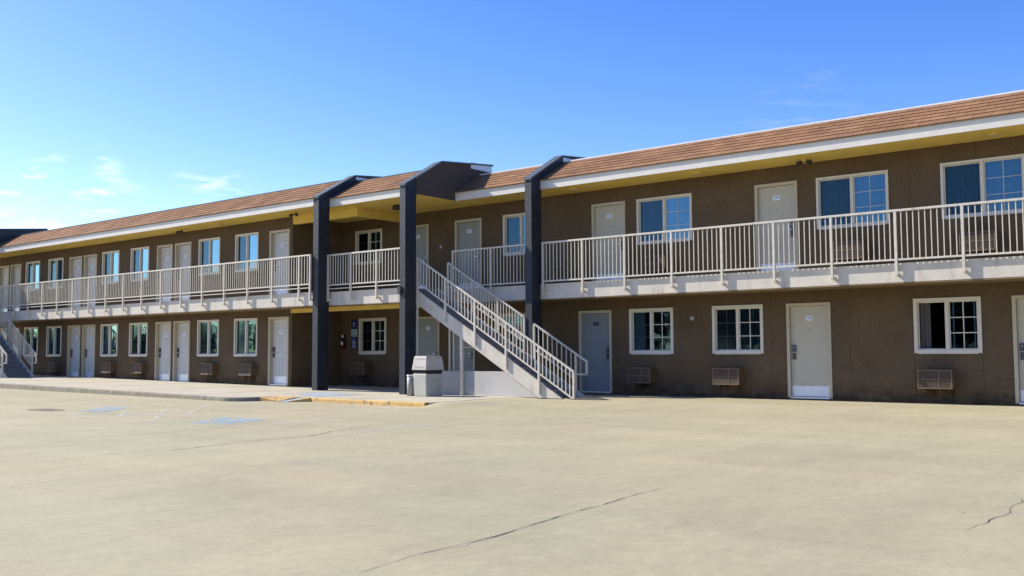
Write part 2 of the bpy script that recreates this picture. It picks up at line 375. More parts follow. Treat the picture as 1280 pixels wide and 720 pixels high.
# ------------------------------------------------------------------ sidewalk, kerbs, ramp
def sheet(m,poly_rows):
    pass
sw=MB()
XE=-20.0
def prism_walk(m,poly,zt,zb):
    n=len(poly); top=[(x,y,zt(x)) for x,y in poly]; bot=[(x,y,zb(x,y)) for x,y in poly]
    m.face(top)
    for i in range(n):
        j=(i+1)%n; m.face([bot[i],bot[j],top[j],top[i]])
KY=14.0
arc=lambda cx,cy,r,a0,a1,k:[(cx+r*math.cos(R(a0+(a1-a0)*i/k)),cy+r*math.sin(R(a0+(a1-a0)*i/k))) for i in range(k+1)]
walk_poly=[(-60,KY+.16)]+[(x,KY+.16) for x in range(-56,-20,4)]+arc(-20.3,KY+.66,.5,-90,0,8)+[(-19.8,15.1),(-19.3,15.45),(-18.4,15.45),(-18.4,15.36),(-14.55,15.36),(-14.5,22),(-18.5,22),(-60,22)]
prism_walk(sw,walk_poly,zs,lambda x,y:zl(x,y)-.05)
swo=sw.build('sidewalk',M['concrete']); tag(swo,'pale concrete walkway along the left wing and under the pillars','sidewalk',kind='structure')
# grooves cut in the walkway are thin dark lines
for x in range(-58,-20,3):
    m=MB(); m.box((x,KY+.17,zs(x)-.02),(x+.012,WL,zs(x)+.0025)); m.build('joint',M['kerb'],swo)
for x in (-20.6,-17.2):
    m=MB(); m.box((x,15.5,zs(x)-.02),(x+.012,WR,zs(x)+.0025)); m.build('joint',M['kerb'],swo)
# grey kerb, built of stones with visible joints
k=MB()
x=-60.0
def kerb_stone(m,path,h_top,w=.16):
    for i in range(len(path)-1):
        (x0,y0,nx0,ny0),(x1,y1,nx1,ny1)=path[i],path[i+1]
        zt0,zt1=h_top(x0)+.004,h_top(x1)+.004; zb0,zb1=zl(x0,y0)-.05,zl(x1,y1)-.05
        a0,a1=(x0,y0,zb0),(x1,y1,zb1)
        t0,t1=(x0+nx0*.02,y0+ny0*.02,zt0-.02),(x1+nx1*.02,y1+ny1*.02,zt1-.02)
        u0,u1=(x0+nx0*.045,y0+ny0*.045,zt0),(x1+nx1*.045,y1+ny1*.045,zt1)
        v0,v1=(x0+nx0*w,y0+ny0*w,zt0),(x1+nx1*w,y1+ny1*w,zt1)
        m.face([a0,a1,t1,t0]); m.face([t0,t1,u1,u0]); m.face([u0,u1,v1,v0])
x=-60.0
while x<-20.4:
    x2=min(x+3.0,-20.3); kerb_stone(k,[(x+.012,KY,0,1),(x2-.012,KY,0,1)],zs)
    k.face([(x2-.012,KY+.02,zl(x2,KY)-.03),(x2+.012,KY+.02,zl(x2,KY)-.03),(x2+.012,KY+.02,zs(x2)-.02),(x2-.012,KY+.02,zs(x2)-.02)])
    x=x2
cv=[]
for i in range(9):
    a=R(-90+90*i/8); cv.append((-20.3+.66*math.cos(a),KY+.66+.66*math.sin(a),-math.cos(a),-math.sin(a)))
kerb_stone(k,cv,zs)
ko=k.build('kerb',M['kerb']); tag(ko,'grey concrete kerb along the left walkway with a rounded end','kerb',kind='structure')
# yellow painted kerb in front of the pillars
yk=MB(); KY2=15.2
kerb_stone(yk,[(-18.4,KY2,0,1),(-16.5,KY2,0,1)],zs); kerb_stone(yk,[(-16.48,KY2,0,1),(-14.6,KY2,0,1)],zs)
yk.face([(-14.6,KY2,zl(-14.6,KY2)-.05),(-14.6,KY2+.16,zl(-14.6,KY2)-.05),(-14.6,KY2+.16,zs(-14.6)+.004),(-14.6,KY2+.045,zs(-14.6)+.004),(-14.6,KY2+.02,zs(-14.6)-.016)])
# flared sides of the ramp
zr=lambda x:zl(x,14.8)+.006
yk.face([(-19.64,14.66,zs(-19.6)+.004),(-19.64,15.3,zs(-19.6)+.004),(-19.05,15.36,zs(-19.0)+.004),(-19.05,14.75,zr(-19))])
yk.face([(-18.4,KY2,zs(-18.4)+.004),(-18.4,KY2+.25,zs(-18.4)+.004),(-18.75,KY2+.25,zs(-18.7)+.002),(-18.75,14.75,zr(-18.7))])
yk.face([(-19.64,14.66,zl(-19.6,14.6)-.02),(-19.64,14.66,zs(-19.6)+.004),(-19.05,14.75,zr(-19))])
yk.face([(-18.4,KY2,zl(-18.4,15)-.02),(-18.4,KY2,zs(-18.4)+.004),(-18.75,14.75,zr(-18.7))])
yo=yk.build('kerb',M['ykerb']); tag(yo,'worn yellow painted kerb in front of the two dark pillars','kerb',kind='structure')
rp=MB(); rp.face([(-19.05,14.75,zr(-19)),(-18.75,14.75,zr(-18.7)),(-18.75,15.75,zs(-18.7)+.006),(-19.05,15.75,zs(-19)+.006)])
rp.face([(-18.75,15.75,zs(-18.7)+.006),(-18.75,17.3,zs(-18.7)+.006),(-20.6,17.3,zs(-20.6)+.006),(-20.1,16.2,zs(-20.1)+.006),(-19.05,15.75,zs(-19)+.006)])
ro=rp.build('kerb_ramp',M['ramp']); tag(ro,'blue grey painted wheelchair ramp cut through the kerb','ramp',kind='structure')

# ------------------------------------------------------------------ building
B=empty('motel_building',(-15,20,-1.1),'long two storey brown stucco motel with tan shingle eaves and dark slate pillars','building')

def wall(m,x0,x1,y,z0,z1,holes,rev=.14,mi=0):
    """front wall in the plane y with rectangular holes (xa,xb,za,zb) and reveals"""
    X=sorted(set([x0,x1]+[h[0] for h in holes]+[h[1] for h in holes])); Zc=sorted(set([z0,z1]+[h[2] for h in holes]+[h[3] for h in holes]))
    X=[x for x in X if x0<=x<=x1]; Zc=[z for z in Zc if z0<=z<=z1]
    for i in range(len(X)-1):
        for j in range(len(Zc)-1):
            cx,cz=(X[i]+X[i+1])/2,(Zc[j]+Zc[j+1])/2
            if any(h[0]<cx<h[1] and h[2]<cz<h[3] for h in holes): continue
            m.face([(X[i],y,Zc[j]),(X[i+1],y,Zc[j]),(X[i+1],y,Zc[j+1]),(X[i],y,Zc[j+1])],mi)
    for xa,xb,za,zb in holes:
        m.face([(xa,y,za),(xa,y+rev,za),(xa,y+rev,zb),(xa,y,zb)],mi); m.face([(xb,y,za),(xb,y+rev,za),(xb,y+rev,zb),(xb,y,zb)],mi)
        m.face([(xa,y,zb),(xb,y,zb),(xb,y+rev,zb),(xa,y+rev,zb)],mi); m.face([(xa,y,za),(xb,y,za),(xb,y+rev,za),(xa,y+rev,za)],mi)

# openings: kind, x0, x1, style / number
ZLW,ZLH=-.06,1.05       # right wing lower windows
ZUW,ZUH=2.69,3.82       # right wing upper windows
FR=-1.05                # right wing ground floor level (door bottom)
FL=-.99                 # left wing ground floor level
DH=2.09
doors=[]; wins=[]
# (x0,x1,wall,z0,style,lock side,number)
for x0,n in ((-20.40,'104'),(-19.02,'105'),(-14.40,'107'),(-8.71,'109'),(-4.09,'110')):
    doors.append((x0,x0+.99,WR,FR,'flat','R' if x0<-9 else 'L',n))
for x0,n in ((-20.86,'204'),(-18.77,'205'),(-13.96,'207'),(-9.41,'209'),(-1.6,'211')):
    doors.append((x0,x0+1.0,WR,Z_DECK,'flat','R',n))
lx=[-24.84,-30.15,-31.29,-36.48,-37.62,-42.77,-43.9]
for i,x0 in enumerate(lx):
    doors.append((x0,x0+.97,WL,FL,'panel','L',str(120+i))); doors.append((x0,x0+.97,WL,Z_DECK,'panel','L',str(220+i)))
# windows (x0,x1,wall,z0,z1,curtain,label)
wins+=[(-17.22,-16.0,WR,ZLW,ZLH,'none'),(-12.85,-11.62,WR,ZLW,ZLH,'half'),(-10.55,-9.29,WR,ZLW,ZLH,'dark'),(-5.95,-4.67,WR,ZLW,ZLH,'open')]
wins+=[(-16.95,-15.72,WR,ZUW,ZUH,'full'),(-12.59,-11.06,WR,ZUW,ZUH,'full'),(-7.95,-6.40,WR,ZUW,ZUH,'full'),(-5.33,-3.78,WR,ZUW,ZUH,'full')]
wins+=[(-23.06,-21.85,WR,2.80,3.86,'none'),(-22.86,-21.65,WR,ZLW+.02,ZLH+.01,'none')]
lw=[-26.63,-28.70,-33.03,-35.07,-39.35,-41.33]
for i,x0 in enumerate(lw):
    wins.append((x0,x0+1.2,WL,-.09,1.10,('half','dark','none')[i%3])); wins.append((x0,x0+1.2,WL,2.65,3.85,('full','half','full','none')[i%4]))

EX0,EX1=X_FAR,X_RE
holesL=[(d[0],d[1],d[3],d[3]+DH) for d in doors if d[2]==WL]+[(w[0],w[1],w[3],w[4]) for w in wins if w[2]==WL]
holesR=[(d[0],d[1],d[3],d[3]+DH) for d in doors if d[2]==WR]+[(w[0],w[1],w[3],w[4]) for w in wins if w[2]==WR]
def seams(m,xs_,y,z0,z1,holes):
    for x in xs_:
        segs=[(z0,z1)]
        for h in holes:
            if h[0]-.1<x<h[1]+.1:
                ns=[]
                for a,b_ in segs:
                    if h[2]-.08>a: ns.append((a,min(b_,h[2]-.08)))
                    if h[3]+.08<b_: ns.append((max(a,h[3]+.08),b_))
                segs=ns
        for a,b_ in segs:
            if b_-a>.05: m.box((x,y-.002,a),(x+.007,y+.01,b_),1)
m=MB(); wall(m,X_FAR,X_REC,WL,-1.35,Z_SOF,holesL)
m.face([(X_REC,WL,-1.35),(X_REC,WR,-1.35),(X_REC,WR,Z_SOF),(X_REC,WL,Z_SOF)])
seams(m,[X_REC-1.25*i-1.2 for i in range(0,20)],WL,-1.0,Z_SOF,holesL)
M['seam']=mat('stucco control joint',(.05,.034,.02),.9,.1,3)
m.build('wall',[M['stucco'],M['seam']],B)
m=MB(); wall(m,X_REC,X_RE,WR,-1.35,Z_SOF,holesR)
m.face([(X_RE,WR,-1.35),(X_RE,WR+12,-1.35),(X_RE,WR+12,Z_SOF),(X_RE,WR,Z_SOF)])
seams(m,[-4.66,-5.97,-9.1,-13.2,-15.0,-3.0,-1.75,-22.0,-7.3],WR,-1.05,Z_SOF,holesR)
m.build('wall',[M['stucco'],M['seam']],B)
m=MB(); m.face([(X_FAR,33,-1.35),(X_RE,33,-1.35),(X_RE,33,Z_SOF),(X_FAR,33,Z_SOF)]); m.face([(X_FAR,WL,-1.35),(X_FAR,33,-1.35),(X_FAR,33,Z_SOF),(X_FAR,WL,Z_SOF)])
m.build('wall',M['stucco'],B)
# mid floor slab inside, keeps the rooms dark
m=MB(); m.box((X_FAR+.1,WR+.3,1.4),(X_RE-.1,32.9,1.7)); m.box((X_FAR+.1,WL+.3,1.4),(X_REC-.1,WR+.3,1.7)); m.build('floor_slab',M['decktop'],B)

# roofs -------------------------------------------------------------------
def roof(x0,x1,ye,dark_cap,end_l=False,end_r=False):
    y1=ye+1.08; slope=Vector((0,y1-ye,Z_RIDGE-Z_FT)); Ls=slope.length; u=slope.normalized(); nrm=Vector((0,-u.z,u.y))
    m=MB(); n=6; c=Ls/n
    for i in range(n):
        p0=Vector((0,ye-.045 if i==0 else ye,Z_FT))
        p0=Vector((0,ye,Z_FT))+u*(c*i-(.040 if i==0 else .0)); p1=Vector((0,ye,Z_FT))+u*(c*(i+1)+.01)
        a=p0+nrm*.026; b=p1+nrm*.010
        v0=i*.2; v1=(i+1)*.2-.0005
        m.face([(x0,a.y,a.z),(x1,a.y,a.z),(x1,b.y,b.z),(x0,b.y,b.z)],0,[(x0,v0+.004),(x1,v0+.004),(x1,v1),(x0,v1)])
        lo=p0+nrm*.002
        m.face([(x0,lo.y,lo.z),(x1,lo.y,lo.z),(x1,a.y,a.z),(x0,a.y,a.z)],0,[(x0,v0+.02),(x1,v0+.02),(x1,v0+.03),(x0,v0+.03)])
    # underside of the overhang
    pu=Vector((0,ye,Z_FT))-u*.040
    m.face([(x0,pu.y,pu.z),(x1,pu.y,pu.z),(x1,ye+.05,Z_FT+.02),(x0,ye+.05,Z_FT+.02)],0,[(x0,0),(x1,0),(x1,.02),(x0,.02)])
    o=m.build('roof',M['shingle'],B)
    k=MB(); k.box((x0,y1-.035,Z_RIDGE+.002),(x1,y1+.08,Z_RIDGE+.035)); k.build('ridge_cap',M['cap'] if dark_cap else M['cap2'],o)
    f=MB(); f.face([(x0,y1+.05,Z_RIDGE-.01),(x1,y1+.05,Z_RIDGE-.01),(x1,33,Z_RIDGE+.02),(x0,33,Z_RIDGE+.02)])
    for e,xx in ((end_l,x0),(end_r,x1)):
        if e: f.face([(xx,ye,Z_SOF),(xx,ye,Z_FT),(xx,y1,Z_RIDGE),(xx,33,Z_RIDGE),(xx,33,Z_SOF)])
    f.face([(x0,33,Z_SOF),(x1,33,Z_SOF),(x1,33,Z_RIDGE+.02),(x0,33,Z_RIDGE+.02)])
    f.build('flat_roof',M['flatroof'],o)
    m=MB(); m.box((x0,ye,Z_SOF-.004),(x1,ye+.035,Z_FT+.005)); m.build('fascia',M['white'],B)
roof(X_G,X_LE,EL,True)
roof(X_LE,X_ME,EM,True)
roof(X_ME,X_RE,ER,False,False,True)
roof(X_FAR,X_G,EP,True,True,False)
# soffits
def soffit(x0,x1,y0,y1):
    m=MB(); m.box((x0,y0,Z_SOF),(x1,y1,Z_SOF+.03)); m.build('soffit',M['yellow'],B)
soffit(X_G,X_REC,EL+.037,WL); 
m=MB(); m.box((X_REC,EL+.037,Z_SOF),(X_LE,WR,Z_SOF+.03)); m.box((X_LE,EM+.037,Z_SOF),(X_ME,WR,Z_SOF+.03)); m.build('soffit',M['yellow'],B)
soffit(X_ME,X_RE,ER+.037,WR); soffit(X_FAR,X_G,EP+.037,WL)
# dropped beams round the recess
m=MB(); m.box((X_REC+.003,WL,3.955),(-20.8,WL+.14,Z_SOF-.002)); m.box((-20.94,WL+.14,3.957),(-20.8,WR-.003,Z_SOF-.002)); m.build('beam',M['yellow'],B)
m=MB(); m.box((X_REC-.02,WL-.03,1.215),(X_ME-.25,WL+.14,Z_DB-.003)); m.build('beam',M['yellow'],B)

# balcony decks -------------------------------------------------------------
def deck(x0,x1,y0,y1,nm='balcony_deck'):
    m=MB(); m.box((x0,y0+.032,Z_DB+.012),(x1,y1-.002,Z_DT),0); m.box((x0,y0,Z_DB),(x1,y0+.03,Z_DT+.012),1)
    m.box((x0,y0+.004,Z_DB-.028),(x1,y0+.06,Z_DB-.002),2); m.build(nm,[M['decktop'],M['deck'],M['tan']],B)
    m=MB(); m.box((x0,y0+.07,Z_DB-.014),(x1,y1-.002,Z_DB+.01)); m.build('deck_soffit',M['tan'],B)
deck(X_FAR,X_LE-.02,EL+.02,WL)
m=MB(); 
deck(X_LE+.23,-18.1,EM+.02,WL)      # middle, front strip
m=MB(); m.box((X_REC+.003,WL,Z_DB+.01),(-18.1,WR-.003,Z_DT)); m.build('balcony_deck',M['decktop'],B)
deck(-18.097,X_RE,ER-.02,WR)

# pillars with fins ------------------------------------------------------------
def pillar(x0,x1,y0,y1,zb,zt,yend,gable=None):
    """upright plus the fin that climbs over the roof"""
    m=MB()
    yb=y0+1.36; zbend=zt+.78; ye_=yend; ze=zbend+.10*(yend-yb)
    prof=[(y0,zb),(y1,zb),(y1,Z_SOF-.15),(y1+.02,Z_SOF+.0),(y1+1.1,4.85),(ye_,4.95),(ye_,ze),(yb,zbend),(y0,zt)]
    m.prism([(x0,y,z) for y,z in prof],(x1-x0,0,0))
    o=m.build('pillar',M['pillar'],B)
    c=MB(); t=.035; e=.025
    c.prism([(x0-e,y0-.03,zt-.03),(x0-e,yb,zbend),(x0-e,yb,zbend+t),(x0-e,y0-.03,zt+t-.015)],(x1-x0+2*e,0,0))
    c.prism([(x0-e,yb,zbend),(x0-e,ye_,ze),(x0-e,ye_,ze+t),(x0-e,yb,zbend+t)],(x1-x0+2*e,0,0))
    c.build('cap',M['cap'],o)
    return o,yb,zbend,ze
p,yb,zb_,ze=pillar(-21.525,-21.30,17.85,18.255,-1.16,4.44,20.6)
f=MB(); f.box((-21.299,yb+.05,zb_-.10),(-21.285,20.5,zb_-.015)); f.build('flashing',M['flash'],p)
p,yb,zb_,ze=pillar(-18.03,-17.825,17.85,18.255,-1.16,4.41,21.4)
# gable wall that closes the deeper middle roof
m=MB(); pr=[(18.256,Z_SOF),(19.9,Z_SOF),(20.9,Z_SOF+.02),(21.38,5.0),(21.38,ze-.006),(yb,zb_-.006),(18.256,4.41+.78*(18.256-17.85)/1.36-.006)]
m.prism([(-17.824,y,z) for y,z in pr],(.012,0,0)); g_=m.build('gable',M['gable'],B)
f=MB(); f.box((-17.811,20.45,ze-.20),(-17.80,21.36,ze-.02)); f.build('flashing',M['flash'],p)
c=MB(); c.prism([(-17.823,18.2,4.41+.78*(18.2-17.85)/1.36-.02),(-17.823,yb,zb_+.0),(-17.823,yb,zb_+.045),(-17.823,18.2,4.41+.78*(18.2-17.85)/1.36+.03)],(.05,0,0)); c.prism([(-17.823,yb,zb_),(-17.823,21.42,ze),(-17.823,21.42,ze+.045),(-17.823,yb,zb_+.045)],(.05,0,0)); c.build('cap',M['cap'],p)
p,yb,zb_,ze=pillar(-15.06,-14.85,19.41,19.83,-1.16,4.43,22.0)
f=MB(); f.box((-14.849,yb+.05,zb_-.12),(-14.835,21.9,zb_-.015)); f.build('flashing',M['flash'],p)
p,yb,zb_,ze=pillar(-42.56,-42.35,15.9,16.3,-1.16,4.41,20.2)
m=MB(); pr=[(16.31,Z_SOF),(18.0,Z_SOF),(19.0,Z_SOF+.02),(20.15,5.0),(20.15,ze-.006),(yb,zb_-.006),(16.31,4.41+.78*.41/1.36-.006)]
m.prism([(-42.349,y,z) for y,z in pr],(.012,0,0)); m.build('gable',M['pillar'],B)
m=MB(); m.box((-43.2,14.6,-1.3),(-43.0,16.7,Z_SOF-.004)); m.build('wall',M['stucco'],B)  # unseen wall piece, added and sized to shade the far left stairs
# electrical box and conduit on the second pillar
m=MB(); m.box((-18.06,17.80,1.52),(-17.95,17.849,1.72)); m.build('junction_box',M['pillar'],B)

# ------------------------------------------------------------------ doors
PLATES={}
def plate_mesh(num,oval):
    key=(num,oval)
    m=MB()
    if oval:
        pts=[(.085*math.cos(t*math.pi/12),0,.055*math.sin(t*math.pi/12)) for t in range(24)]
    else:
        pts=[(-.085,0,-.05),(.085,0,-.05),(.085,0,.05),(-.085,0,.05)]
    m.prism(pts,(0,.006,0),0)
    t=text_mesh(num,.085); m.add_mesh(t,Matrix.Translation((0,-.0015,0))@FACE,1); bpy.data.meshes.remove(t)
    return m.mesh('number_plate',[M['plate'],M['ink']])
DW_=.99
def door_meshes(style,w,lock):
    r={}
    fr=MB(); t=.055
    for a,b_ in (((-.0,-.022,0),(t,.13,DH)),((w-t,-.022,0),(w,.13,DH)),((t,-.022,DH-t),(w-t,.13,DH))): fr.box(a,b_)
    # outer casing, slightly proud of the stucco
    fr.box((-.012,-.02,0),(0,.005,DH+.012)); fr.box((w,-.02,0),(w+.012,.005,DH+.012)); fr.box((0,-.02,DH),(w,.005,DH+.012))
    r['frame']=fr.mesh('door_frame',M['doorframe'] if style=='flat' else M['doorframe'])
    y=.045 if style=='flat' else .10
    lf=MB(); x0,x1,z0,z1=t+.006,w-t-.006,.02,DH-t-.006
    lf.box((x0,y,z0),(x1,y+.04,z1))
    if style=='panel':
        lf=MB()
        W=x1-x0; sx=[x0,x0+.11,x0+W/2-.05,x0+W/2+.05,x1-.11,x1]; sz=[z0,z0+.20,z0+.82,z0+.95,z0+1.62,z0+1.72,z1-.12,z1]
        for i in range(5):
            for j in range(7):
                rec=(i in (1,3)) and (j in (1,3,5))
                a,b_,c,d=sx[i],sx[i+1],sz[j],sz[j+1]
                if not rec: lf.face([(a,y,c),(b_,y,c),(b_,y,d),(a,y,d)])
                else:
                    k=.022; dd=.012
                    A=[(a,y,c),(b_,y,c),(b_,y,d),(a,y,d)]; Bq=[(a+k,y+dd,c+k),(b_-k,y+dd,c+k),(b_-k,y+dd,d-k),(a+k,y+dd,d-k)]
                    k2=k+.02; Cq=[(a+k2,y+.002,c+k2),(b_-k2,y+.002,c+k2),(b_-k2,y+.002,d-k2),(a+k2,y+.002,d-k2)]
                    for q in range(4):
                        p=(q+1)%4; lf.face([A[q],A[p],Bq[p],Bq[q]]); lf.face([Bq[q],Bq[p],Cq[p],Cq[q]])
                    lf.face(Cq)
        lf.face([(x0,y,z0),(x0,y+.04,z0),(x0,y+.04,z1),(x0,y,z1)]); lf.face([(x1,y,z0),(x1,y+.04,z0),(x1,y+.04,z1),(x1,y,z1)])
    r['leaf']=lf.mesh('door',M['door'] if style=='flat' else M['doorw'])
    kp=MB(); kp.box((x0+.012,y-.004,z0+.012),(x1-.012,y-.0005,z0+.235)); r['kick']=kp.mesh('kick_plate',M['kick'])
    lk=MB(); lxx=x1-.075 if lock=='R' else x0+.075
    lk.box((lxx-.045,y-.028,1.02),(lxx+.045,y,1.17),0); lk.box((lxx-.04,y-.024,.84),(lxx+.04,y,.985),0)
    lk.tube((lxx,y-.06,1.005),(lxx,y,1.005),.012,10,1); s=-1 if lock=='R' else 1; lk.bar((lxx,y-.06,1.005),(lxx+s*.11,y-.06,1.005),.018,.018,1)
    lk.box((lxx-.014,y-.031,1.10),(lxx+.014,y-.029,1.125),1)
    r['lock']=lk.mesh('handle',[M['steel'],M['chrome']],bevel=.003)
    pe=MB(); pe.tube(((x0+x1)/2,y-.004,1.50),((x0+x1)/2,y,1.50),.012,10); r['peep']=pe.mesh('peephole',M['dark'])
    ts=MB(); ts.box((t,-.02,-.02),(w-t,.13,.014)); r['sill']=ts.mesh('threshold',M['kick'])
    bk=MB(); bk.box((.0,.135,0),(w,.16,DH)); r['back']=bk.mesh('door_backing',M['dark'])
    r['y']=y; r['mid']=(x0+x1)/2
    return r
DM={}
for x0,x1,y,z0,style,lock,num in doors:
    w=round(x1-x0,2); key=(style,w,lock)
    if key not in DM: DM[key]=door_meshes(*key)
    d=DM[key]; loc=(x0,y,z0)
    leaf=d['leaf']
    alt={'107':'door_shade_blue','205':'door_shade_grey','204':'door_shade_grey','105':'door_shade_grey','104':'door_shade_grey'}.get(num)  # doors in deep shade take the leaf colours darkened for it
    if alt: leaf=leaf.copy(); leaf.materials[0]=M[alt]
    o=inst('door',leaf,B,loc)
    for nm,kk in (('door_frame','frame'),('handle','lock'),('peephole','peep'),('threshold','sill'),('kick_plate','kick')):
        if kk=='kick' and num=='107': continue
        inst(nm,d[kk],o,loc)
    inst('door_backing',d['back'],o,loc)
    pm=plate_mesh(num,style=='flat' and z0<0 and num!='107')
    if num=='107': pm.materials[0]=M['slate']; pm.materials[1]=M['steel']
    inst('number_plate',pm,o,(x0+d['mid'],y+d['y']-.008,z0+(1.76 if style=='flat' else 1.62)))

# ------------------------------------------------------------------ windows
def curtain_mesh(x0,x1,z0,z1,matl,amp=.02):
    m=MB(True); n=max(8,int((x1-x0)/.02)); P=[]
    for i in range(n+1):
        x=x0+(x1-x0)*i/n; P.append((x,.13+amp*math.sin(i*1.15)+amp*.5*math.sin(i*.47+1)))
    for i in range(n):
        (a,ya),(b_,yb2)=P[i],P[i+1]; m.face([(a,ya,z0),(b_,yb2,z0),(b_,yb2,z1),(a,ya,z1)],smooth=True)
    me=m.mesh('curtain',matl)
    return me
WM={}
def window_meshes(w,h,curt,rows):
    big=w>1.4; thin=big or rows==4; r={}; t=.044 if thin else .062; fr=MB()
    fr.box((-.01,-.03,-.01),(t,.075,h+.01)); fr.box((w-t,-.03,-.01),(w+.01,.075,h+.01)); fr.box((t,-.03,-.01),(w-t,.075,t)); fr.box((t,-.03,h-t),(w-t,.075,h+.01))
    cx=w/2; fr.box((cx-.032,-.018,t),(cx+.032,.07,h-t))
    fr.box((t,-.034,-.028),(w-t,-.004,-.011))   # sill lip
    r['frame']=fr.mesh('window',M['cream'],bevel=.004)
    # left half: screen in front, right half: sliding glass with bars
    sf=MB(); s=.022
    def sash(m,a,b_,y):
        m.box((a,y,t),(a+s,y+.02,h-t)); m.box((b_-s,y,t),(b_,y+.02,h-t)); m.box((a+s,y,t),(b_-s,y+.02,t+s)); m.box((a+s,y,h-t-s),(b_-s,y+.02,h-t))
    sash(sf,t,cx-.032,.045); sash(sf,cx+.032,w-t,.022)
    if curt=='open': sash(sf,cx+.10,w-t-.06,.05)
    r['sash']=sf.mesh('sash',M['cream'])
    gb=MB(); 
    for side,(a,b_,y) in enumerate(((t+s,cx-.032-s,.056),(cx+.032+s,w-t-s,.044 if rows==4 else .026))):
        if curt=='open' and side==0: continue
        bw=.005 if thin else .009
        gb.box(((a+b_)/2-bw,y,t+s),((a+b_)/2+bw,y+.008,h-t-s))
        for k in range(1,rows):
            z=t+s+(h-2*t-2*s)*k/rows; gb.box((a,y+.001,z-bw),(b_,y+.009,z+bw))
    r['bars']=gb.mesh('grid_bars',M['cream'])
    p=MB(keep=True); p.face([(t+.005,.052,t),(cx-.03,.052,t),(cx-.03,.052,h-t),(t+.005,.052,h-t)]); r['screen']=p.mesh('screen_pane',M['screen'])
    p=MB(keep=True); p.face([(cx+.03,.036,t),(w-t,.036,t),(w-t,.036,h-t),(cx+.03,.036,h-t)]); r['pane']=p.mesh('pane',M['glass'])
    if curt=='full': r['curtain']=curtain_mesh(.01,w-.01,.0,h,M['curtain'])
    elif curt=='half': r['curtain']=curtain_mesh(.01,w*.30,.0,h,M['curtain'])
    elif curt=='dark': r['curtain']=curtain_mesh(.01,w-.01,.0,h,M['curtaind'])
    elif curt=='open': r['curtain']=curtain_mesh(.01,w*.22,.0,h,M['curtaind'])
    return r
for x0,x1,y,z0,z1,curt in wins:
    w,h=round(x1-x0,2),round(z1-z0,2); rows=3 if y==WR else 4
    key=(w,h,curt,rows)
    if key not in WM: WM[key]=window_meshes(*key)
    d=WM[key]; loc=(x0,y,z0)
    o=inst('window',d['frame'],B,loc)
    inst('sash',d['sash'],o,loc)
    if d['bars'].vertices: inst('grid_bars',d['bars'],o,loc)
    if curt!='open': inst('screen_pane',d['screen'],o,loc)
    inst('pane',d['pane'],o,loc)
    if 'curtain' in d: inst('curtain',d['curtain'],o,loc)

# ------------------------------------------------------------------ wall air conditioners
def ac_meshes(dp):
    w,h=.66,.38; body=MB()
    body.box((0,-dp,0),(w,.10,h)); bd=body.mesh('body',M['acbody'],bevel=.008)
    gr=MB(); y=-dp-.014; t=.02
    for a,b_ in (((0,0),(w,t)),((0,h-t),(w,h)),((0,t),(t,h-t)),((w-t,t),(w,h-t)),((t,h/2-.008),(w-t,h/2+.008)),((w*.62-.008,t),(w*.62+.008,h/2-.008)),((w*.62-.008,h/2+.008),(w*.62+.008,h-t))):
        gr.box((a[0],y,a[1]),(b_[0],-dp+.001,b_[1]))
    g_=gr.mesh('grille',M['acgrille'])
    lv=MB(); n=14
    for i in range(n):
        z=t+(h-2*t)*(i+.5)/n; lv.prism([(t,-dp-.010,z-.004),(t,-dp-.002,z+.006),(t,-dp-.001,z+.004),(t,-dp-.009,z-.007)],(w-2*t,0,0))
    l_=lv.mesh('louvers',M['aclouver'])
    return bd,g_,l_
ACS={WL:ac_meshes(.22),WR:ac_meshes(.32)}
def ac(x,y,z,label):
    e=empty('air_conditioner',(x,y,z),label,'air conditioner','wall air conditioners')
    for nm,me in zip(('body','grille','louvers'),ACS[y]): inst(nm,me,e,(x,y,z))
ac(-12.76,WR,-.79,'brown wall air conditioner beside the lower right door nearest the stair foot')
ac(-10.42,WR,-.79,'brown wall air conditioner just left of the door numbered 109')
ac(-5.83,WR,-.79,'brown wall air conditioner under the half open ground floor window')
ac(-22.95,WR,-.70,'shaded air conditioner under the window between the two tall dark pillars')
for x0,lab in ((-26.1,'ground floor air conditioner nearest the left dark pillar, beside a single white door'),(-28.2,'ground floor air conditioner just right of the nearer pair of white doors'),
               (-32.5,'ground floor air conditioner just left of the nearer pair of white doors'),(-34.6,'ground floor air conditioner just right of the farther pair of white doors'),
               (-38.85,'dim ground floor air conditioner just left of the farther pair of white doors')):
    ac(x0,WL,-.72,lab)
ac(-12.3,WR,1.95,'balcony air conditioner behind the railing beside the door numbered 207')
ac(-7.5,WR,1.95,'balcony air conditioner behind the railing just right of the door numbered 209')
ac(-4.95,WR,1.95,'balcony air conditioner behind the railing under the rightmost upper window')

